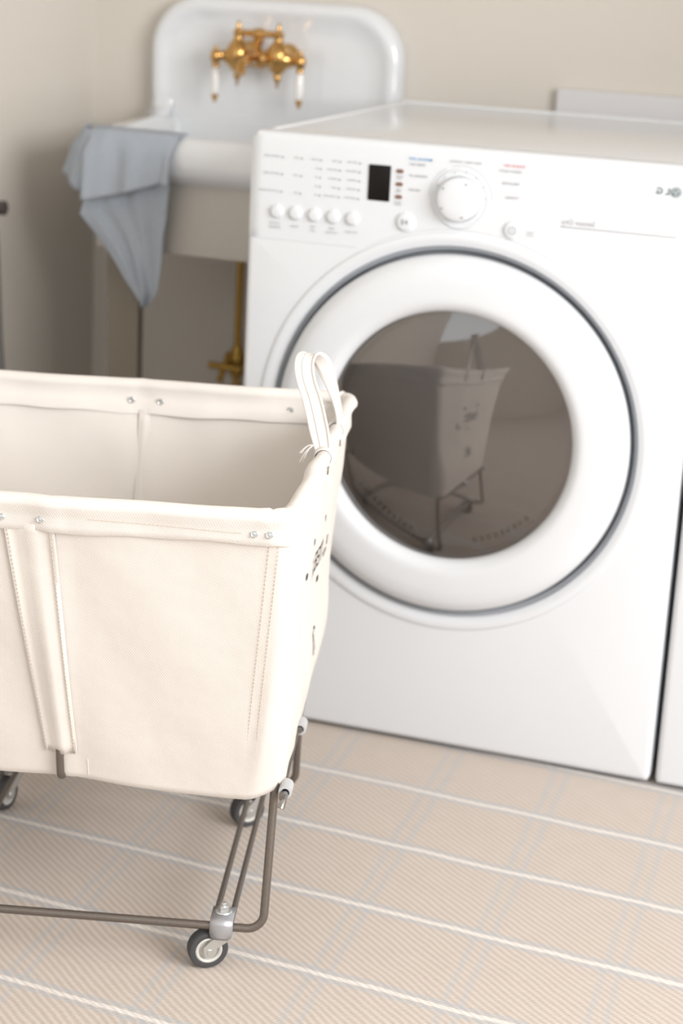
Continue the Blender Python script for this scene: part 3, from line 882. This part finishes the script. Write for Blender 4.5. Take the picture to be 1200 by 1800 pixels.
# rim binding: flap inside, roll over the top, flap outside
RZ = 0.604
def rim_pts(i, p):
    x, y, nx, ny = p
    w = 0.0012*math.sin(i*0.23)+0.0008*math.sin(i*0.71)
    per = NS+NC
    ki = i % per
    cg = max(0, 1-min(abs(ki-(NS+NC/2)), abs(ki+NC/2))/(NC*1.0))
    g = cg*(0.0011*math.sin(i*1.9)+0.0008*math.sin(i*3.1+1))
    lift = 0.0015*cg
    fl = 0.0008*math.sin(i*0.5)
    cross = [(-0.0085, -0.036+w), (-0.0095, -0.030), (-0.0070, -0.020), (-0.0060, -0.012)]
    for k in range(13):
        a = PI*1.12 - k*(PI*1.24)/12
        cross.append(((0.0092+g+lift)*math.cos(a)+fl, (0.0092+g+lift)*math.sin(a)))
    cross += [(0.0040, -0.0115), (0.0036, -0.018), (0.0042, -0.026), (0.0044, -0.033+w), (0.0020, -0.0345+w), (-0.0060, -0.035+w)]
    sl = 0.27*abs(ny)
    return [(x+nx*(o+min(0, h+0.010)*sl), y+ny*(o+min(0, h+0.010)*sl), RZ+h) for (o, h) in cross]
rl = base_loop(RZ, r=0.024)
mb = MB()
n_rl = len(rl)
xs_loops = []
for i, p in enumerate(rl):
    # the roll swells where the cloth gathers at the corners
    xs_loops.append(rim_pts(i, p))
mb.loft(xs_loops, closed=True, wrap=True)
binding = cart.part('rim_binding', mb, M['binding'], parent=basket, angle=60)
def front_xy(x, z, push):
    x0, x1, y0, y1 = dims(z)
    lp = base_loop(z)
    seg = lp[2*(NS+NC):2*(NS+NC)+NS+1]
    for a, b in zip(seg[:-1], seg[1:]):
        if a[0] <= x <= b[0]:
            t = (x-a[0])/(b[0]-a[0]+1e-9)
            return Vector((x, lerp(a[1], b[1], t)-push, z))
    return Vector((x, y0-push, z))
def right_xy(y, z, push):
    lp = base_loop(z)
    seg = lp[3*(NS+NC):3*(NS+NC)+NS+1]
    for a, b in zip(seg[:-1], seg[1:]):
        if a[1] <= y <= b[1]:
            t = (y-a[1])/(b[1]-a[1]+1e-9)
            return Vector((lerp(a[0], b[0], t)+push, y, z))
    return Vector((dims(z)[1]+push, y, z))
# canvas pocket strip up the middle of the near side, with folded edges
def strip_c(z): return lerp(-0.182, -0.204, (z-0.27)/0.31)
def strip_w(z): return lerp(0.0170, 0.0255, (z-0.27)/0.31)
sv = []
for i in range(31):
    z = lerp(0.272, 0.578, i/30)
    c, w = strip_c(z), strip_w(z)
    row = []
    for (q, ps) in ((-1.12, 0.0018), (-1.10, 0.0040), (-0.98, 0.0046), (-0.90, 0.0030), (-0.6, 0.0034), (-0.2, 0.0065), (0.1, 0.0085), (0.35, 0.0070), (0.7, 0.0036), (0.88, 0.0032), (0.96, 0.0050), (1.10, 0.0044), (1.12, 0.0018)):
        zz = z - (0.003*math.sin(q*9) if i == 0 else 0)
        row.append(front_xy(c+q*w, zz, ps))
    sv.append(row)
cart.part('pocket_strip', MB().loft(sv, closed=False), M['canvas'], parent=basket, solid=0.0012, angle=60)
# the inside facing of the far side
iv = []
for i in range(20):
    z = lerp(0.25, 0.572, i/19)
    row = []
    y1 = dims(z)[3]
    for (q, ps) in ((-1, 0.0032), (-.8, 0.0038), (-.3, 0.0045), (0, 0.006), (0.3, 0.0045), (.8, 0.0038), (1, 0.0032)):
        row.append(Vector((-0.172+q*0.008, y1+0.0025-ps*0.9, z)))
    iv.append(row)
cart.part('inner_seam', MB().loft(iv, closed=False), M['canvas'], parent=basket, solid=0.001, angle=60)

# stitches: broken thread lines

def stitch_line(fn, n):
    st = MB()
    for k in range(n): st.tube([fn(k/n), fn((k+0.62)/n)], 0.0005, 5)
    cart.part('stitch_line', st, M['stitch'], parent=basket, smooth=False)
stitch_line(lambda t: front_xy(lerp(-0.140, 0.040, t), 0, 0) if False else Vector((lerp(-0.135, 0.035, t), front_xy(lerp(-0.135, 0.035, t), 0.5985, 0.0046).y, 0.5895-0.004*t)), 36)
for off in (0.0, 0.0105):
    stitch_line(lambda t, o=off: front_xy(lerp(0.0725, 0.0455, t)-o, lerp(0.569, 0.262, t), 0.0011), 58)
for q in (-0.94, 0.94):
    stitch_line(lambda t, q=q: front_xy(strip_c(lerp(0.276, 0.572, t))+q*strip_w(lerp(0.276, 0.572, t)), lerp(0.276, 0.572, t), 0.0056), 56)
stitch_line(lambda t: Vector((lerp(-0.44, -0.25, t), front_xy(-0.3, 0.586, 0.0048).y, 0.576)), 30)
# raised seam below the strip
cart.part('panel_seam', MB().tube([front_xy(-0.152, z, 0.0004) for z in (0.262, 0.252, 0.244, 0.238)], 0.0009, 6), M['canvas'], parent=basket)
# rivets
def rivet(c, n):
    n = Vector(n).normalized(); a = n.orthogonal().normalized(); b = n.cross(a)
    g = MB().lathe([(0.0040, -0.001), (0.0042, 0.0006), (0.0034, 0.0013), (0.0026, 0.0007), (0.0018, 0.0007), (0.0013, 0.0015), (0.0002, 0.0017)], c, (a, b, n), 16)
    for k in range(6):
        q = 2*PI*k/6
        cc_ = Vector(c)+(a*math.cos(q)+b*math.sin(q))*0.0040+n*0.0006
        g.lathe([(0.0010, -0.0008), (0.0009, 0.0005), (0.0001, 0.0008)], cc_, (a, b, n), 7)
    cart.part('rivet', g, M['zinc'], parent=binding)
for x in (-0.233, -0.189, 0.046, 0.0625):
    p = front_xy(x, 0.5945, 0.0044); rivet((p.x, p.y, 0.5850), (0, -1, 0.2))
yb = dims(0.59)[3]
for x in (-0.190, -0.150, 0.030):
    rivet((x, yb-0.0060, 0.5855), (0, -1, 0))

# strap handle on the right end
pathh = [((0.101, 0.168, 0.590), (1, 0.0, 0)), ((0.098, 0.170, 0.608), (1, 0, 0)), ((0.091, 0.178, 0.634), (1, 0.02, 0.1)), ((0.080, 0.193, 0.667), (1, 0.05, 0.1)), ((0.0705, 0.200, 0.690), (1, 0.08, 0.05)),
         ((0.0665, 0.212, 0.706), (1, 0.1, 0)), ((0.068, 0.224, 0.7155), (1, 0.1, 0)), ((0.074, 0.238, 0.7165), (1, 0.14, 0)), ((0.082, 0.252, 0.7075), (.95, 0.3, 0)), ((0.0895, 0.266, 0.690), (.75, 0.6, 0)),
         ((0.097, 0.280, 0.668), (.5, 0.85, 0)), ((0.103, 0.292, 0.646), (.3, 0.95, 0)), ((0.107, 0.302, 0.624), (.2, 0.98, 0)), ((0.106, 0.308, 0.606), (.1, 1, 0)), ((0.102, 0.310, 0.590), (.0, 1, 0))]
def cr(p0, p1, p2, p3, t):
    return 0.5*((2*p1)+(p2-p0)*t+(2*p0-5*p1+4*p2-p3)*t*t+(3*p1-p0-3*p2+p3)*t**3)
fine_ = []
for i in range(len(pathh)-1):
    P4 = [Vector(pathh[min(max(i+o, 0), len(pathh)-1)][0]) for o in (-1, 0, 1, 2)]
    D4 = [Vector(pathh[min(max(i+o, 0), len(pathh)-1)][1]) for o in (-1, 0, 1, 2)]
    for k in range(5):
        fine_.append((cr(*P4, k/5), cr(*D4, k/5).normalized()))
rows = []; eA = []; eB = []
for i, (p, d) in enumerate(fine_):
    s = i/(len(fine_)-1)
    w = 0.0106*(0.62+0.38*min(1, min(s, 1-s)*7))
    n = d.cross((fine_[min(i+1, len(fine_)-1)][0]-fine_[max(i-1, 0)][0])).normalized()
    rows.append([p+d*w*q+n*(-0.0013*(1-abs(q))) for q in (-1, -.6, -.2, .2, .6, 1)])
    eA.append(p-d*w); eB.append(p+d*w)
hm = MB().loft(rows, closed=False)
hd = cart.part('strap_handle', hm, M['binding'], parent=basket, solid=0.0018, angle=70)
hem = MB().tube(eA, 0.0016, 8); hem.tube(eB, 0.0016, 8)
hem.tube([r_[2]+Vector((0, -0.0008, 0)) for r_ in rows[6:60]], 0.0008, 6)
cart.part('handle_hem', hem, M['binding'], parent=basket)
for (ly, ww) in ((0.168, 0.0085), (0.309, 0.0085)):
    lr = []
    c0 = right_xy(ly, 0.60, 0)
    for k in range(25):
        a = 2*PI*k/24
        rad = 0.0118
        lr.append([(c0.x+rad*math.cos(a), ly+q*ww, RZ+rad*math.sin(a)) for q in (-1, -.5, 0, .5, 1)])
    g = MB().loft(lr, closed=False)
    cart.part('handle_loop', g, M['binding'], parent=basket, solid=0.0015, angle=60)
    # eyelet slot under the roll
    e_ = MB().lathe([(0.0048, -0.0004), (0.0046, 0.0010), (0.0036, 0.0012), (0.0034, -0.0004)], right_xy(ly, 0.586, 0.0056), (Vector((0, .45, 0)), Vector((0, 0, 1)), Vector((1, 0, 0))), 18)
    cart.part('handle_slot', e_, M['steel'], parent=binding, label='dark slot for the handle')
# frayed threads by the handle feet
fr_ = MB()
for (o, k) in (((0.086, 0.164, 0.618), 5), ((0.098, 0.296, 0.640), 4)):
    for j in range(k):
        p = Vector(o); pts = [p.copy()]
        d = Vector((-0.6-random.random()*.5, -0.4+random.random()*.3, random.random()*1.2-0.5))
        for q in range(5):
            p = p+d*0.0032; d += Vector((random.random()*.5-.25, 0, -0.42)); pts.append(p.copy())
        fr_.tube(pts, 0.0006, 5)
cart.part('frayed_thread', fr_, M['binding'], parent=basket)

# stencilled lettering on the right end, reversed like all writing here
def end_print(txt, ly, z, size, slant=0.0, geo=None):
    vs, fs = geo or text_geo(txt, size, 0.0)
    return [right_xy(ly-v[0], z+v[1]+slant*v[0], 0.0012) for v in vs], fs
def stencil(name, geo): cart.part(name, MB().add(*geo), M['ink'], parent=basket, smooth=False)
stencil('stencilled_word', end_print('STEELE', 0.200, 0.462, 0.038))
stencil('stencilled_number', end_print('20', 0.215, 0.345, 0.045))
for (ly, z) in ((0.265, 0.497), (0.080, 0.478), (0.225, 0.428), (0.150, 0.500)):
    stencil('stencilled_mark', end_print('', ly, z, 0, geo=rect(0.011, 0.008)))
stencil('stencilled_mark', end_print('', 0.318, 0.452, 0, geo=rect(0.006, 0.014)))
stencil('stencilled_mark', end_print('', 0.300, 0.440, 0, geo=rect(0.040, 0.004)))

# wire frame
RR = 0.0052
def arc_corner(p0, p1, p2, r, n=7):
    """fillet the polyline corner at p1"""
    p0, p1, p2 = Vector(p0), Vector(p1), Vector(p2)
    a = (p0-p1).normalized(); b = (p2-p1).normalized()
    ang = a.angle(b); d = r/math.tan(ang/2)
    s, e = p1+a*d, p1+b*d
    c = p1+(a+b).normalized()*(r/math.sin(ang/2))
    out = []
    for k in range(n+1):
        v = (s-c).lerp(e-c, k/n).normalized()*r
        out.append(c+v)
    return out
def polyround(pts, r):
    out = [Vector(pts[0])]
    for i in range(1, len(pts)-1): out += arc_corner(pts[i-1], pts[i], pts[i+1], r)
    out.append(Vector(pts[-1])); return out
for (hy, by) in ((-0.014, 0.018), (0.404, 0.376)):
    pts = [(-0.418, hy, 0.245), (-0.418, hy, 0.057), (0.0655, hy, 0.057), (0.0700, by, 0.238)]
    cart.part('frame_hoop', MB().tube(polyround(pts, 0.020), RR, 12), M['steel'])
    # carrying wire under the basket
for hx in (0.073, -0.428):
    cart.part('end_wire', MB().tube([(hx+(0.008 if hx > 0 else -0.008), -0.012, 0.231), (hx+0.006*(1 if hx > 0 else -1), 0.06, 0.226), (hx+0.006*(1 if hx > 0 else -1), 0.19, 0.226), (hx+0.006*(1 if hx > 0 else -1), 0.30, 0.228), (hx, 0.40, 0.230)], 0.0036, 10), M['steel'])
for (cxr, nm) in ((0.0, 0), (-0.352, 1)):
    for o in (0.006, 0.026):
        cart.part('cross_rod', MB().tube([(cxr+o, -0.008, 0.062), (cxr+o, 0.398, 0.062)], 0.0038, 10), M['steel'])
# sleeves and pin ends
for (ly, nm) in ((0.004, 0), (0.197, 1)):
    px = 0.0835
    s_ = cart.part('vinyl_sleeve', MB().lathe([(0.0052, 0.0), (0.0082, 0.0004), (0.0084, 0.024), (0.0052, 0.0245)], (px, ly, 0.231), 'y', 20, cap=False), M['sleeve'], label='pale grey plastic sleeve')
    cart.part('pin', MB().tube([(px, ly+0.022, 0.231), (px, ly-0.006, 0.230), (px-0.001, ly-0.016, 0.226), (px-0.003, ly-0.020, 0.220)] if nm == 0 else [(px, ly+0.022, 0.231), (px, ly-0.004, 0.231)], [0.0040, 0.0040, 0.0042, 0.0048] if nm == 0 else 0.0042, 12), M['darkchrome'], parent=s_)
# wire hook below the pocket strip
hk = polyround([(-0.184, front_xy(-0.184, 0.276, 0.003).y, 0.276), (-0.184, -0.009, 0.236), (-0.180, 0.05, 0.226)], 0.012)
cart.part('wire_hook', MB().tube([hk[0]]+hk[1:], 0.0048, 12), M['steel'])
cart.part('under_rod', MB().tube([(-0.180, 0.04, 0.2215), (-0.178, 0.35, 0.2215)], 0.0048, 10), M['steel'])

# casters
def caster(cx, cy, ang, near):
    """cx,cy: frame joint; ang: direction the wheel trails"""
    d = Vector((math.cos(ang), math.sin(ang), 0)); s = Vector((-math.sin(ang), math.cos(ang), 0)); up = Vector((0, 0, 1))
    top = Vector((cx, cy, 0.052)); R0 = 0.0245
    ax = Vector((cx, cy, R0))+d*0.018
    fk = MB()
    for sg in (-1, 1):
        o = s*sg*0.0125
        t0 = top+o
        sec = [(t0-d*0.012, t0+d*0.012), (t0-d*0.012-up*0.010, t0+d*0.012-up*0.008), (ax+o-d*0.008+up*0.004, ax+o+d*0.008+up*0.006), (ax+o-d*0.0065-up*0.004, ax+o+d*0.0065-up*0.004), (ax+o-d*0.003-up*0.0072, ax+o+d*0.003-up*0.0072)]
        for th in (0,):
            vs = []
            for (a, b) in sec: vs += [a-s*0.0009, b-s*0.0009, a+s*0.0009, b+s*0.0009]
            fs = []
            for i in range(len(sec)-1):
                k = i*4
                fs += [(k, k+1, k+5, k+4), (k+2, k+6, k+7, k+3), (k, k+4, k+6, k+2), (k+1, k+3, k+7, k+5)]
            fs += [(0, 2, 3, 1), tuple(k+4*(len(sec)-1) for k in (0, 1, 3, 2))]
            fk.add(vs, fs)
    fk.lathe([(0.0145, 0.0), (0.0145, 0.002)], top, 'z', 24)
    fk.lathe([(0.0125, 0.002), (0.0135, 0.004), (0.0125, 0.006)], top, 'z', 24)
    cs = cart.part('caster', fk, M['zinc'], angle=40)
    basis = (d, up, s)
    cart.part('tyre', MB().lathe([(0.0165, -0.0085), (0.0205, -0.0092), (0.0232, -0.0085), (0.0245, -0.0060), (0.0248, 0.0), (0.0245, 0.0060), (0.0232, 0.0085), (0.0205, 0.0092), (0.0165, 0.0085)], ax, basis, 48, cap=False), M['tyre'], parent=cs, label='dark rubber tyre')
    cart.part('hub', MB().lathe([(0.0172, -0.0080), (0.0150, -0.0094), (0.0128, -0.0080), (0.0122, -0.0045), (0.0050, -0.0045), (0.0045, -0.0098), (0.0045, 0.0098), (0.0050, 0.0045), (0.0122, 0.0045), (0.0128, 0.0080), (0.0150, 0.0094), (0.0172, 0.0080)], ax, basis, 40, cap=False), M['hub'], parent=cs, label='pale wheel hub')
    cart.part('axle_bolt', MB().lathe([(0.0035, -0.0150), (0.0040, -0.0140), (0.0040, -0.0135), (0.0040, 0.0135), (0.0040, 0.0140), (0.0035, 0.0150)], ax, basis, 6), M['zinc'], parent=cs)
    # steel strap clamping the caster to the frame wires
    sgn = -1 if near else 1
    cl = []
    for (yy, zz) in ((0.018, 0.0680), (0.000, 0.0685), (-0.010, 0.0680), (-0.0155, 0.0655), (-0.0180, 0.0600), (-0.0183, 0.0520), (-0.0183, 0.0455), (-0.0175, 0.0415)):
        wv = 0.0140 if zz > 0.047 else (0.0125 if zz > 0.043 else 0.0085)
        cl.append([(cx-wv, cy+yy*(-sgn)-0.006*(-sgn)*0, zz), (cx+wv, cy+yy*(-sgn), zz)])
    g = MB().loft([[Vector(a), Vector(a).lerp(Vector(b), .5), Vector(b)] for a, b in cl], closed=False)
    cart.part('clamp_strap', g, M['strapsteel'], parent=cs, solid=0.0018, angle=60)
    bx, by = cx, cy+0.004*(-sgn)
    bt = MB().lathe([(0.0095, 0.0722), (0.0105, 0.0732), (0.0095, 0.0745), (0.0068, 0.0750)], (bx, by, -0.0035), 'z', 28)
    bt.lathe([(0.0062, 0.0748), (0.0062, 0.0795), (0.0050, 0.0805)], (bx, by, -0.0035), 'z', 6)
    bt.lathe([(0.0036, 0.080), (0.0036, 0.0840), (0.0028, 0.0848)], (bx, by, -0.0035), 'z', 16)
    cart.part('clamp_bolt', bt, M['zinc'], parent=cs, angle=30)
caster(0.0155, -0.003, math.radians(200), True)
caster(0.0155, 0.392, math.radians(215), False)
caster(-0.340, 0.392, math.radians(250), False)
caster(-0.340, -0.003, math.radians(190), True)
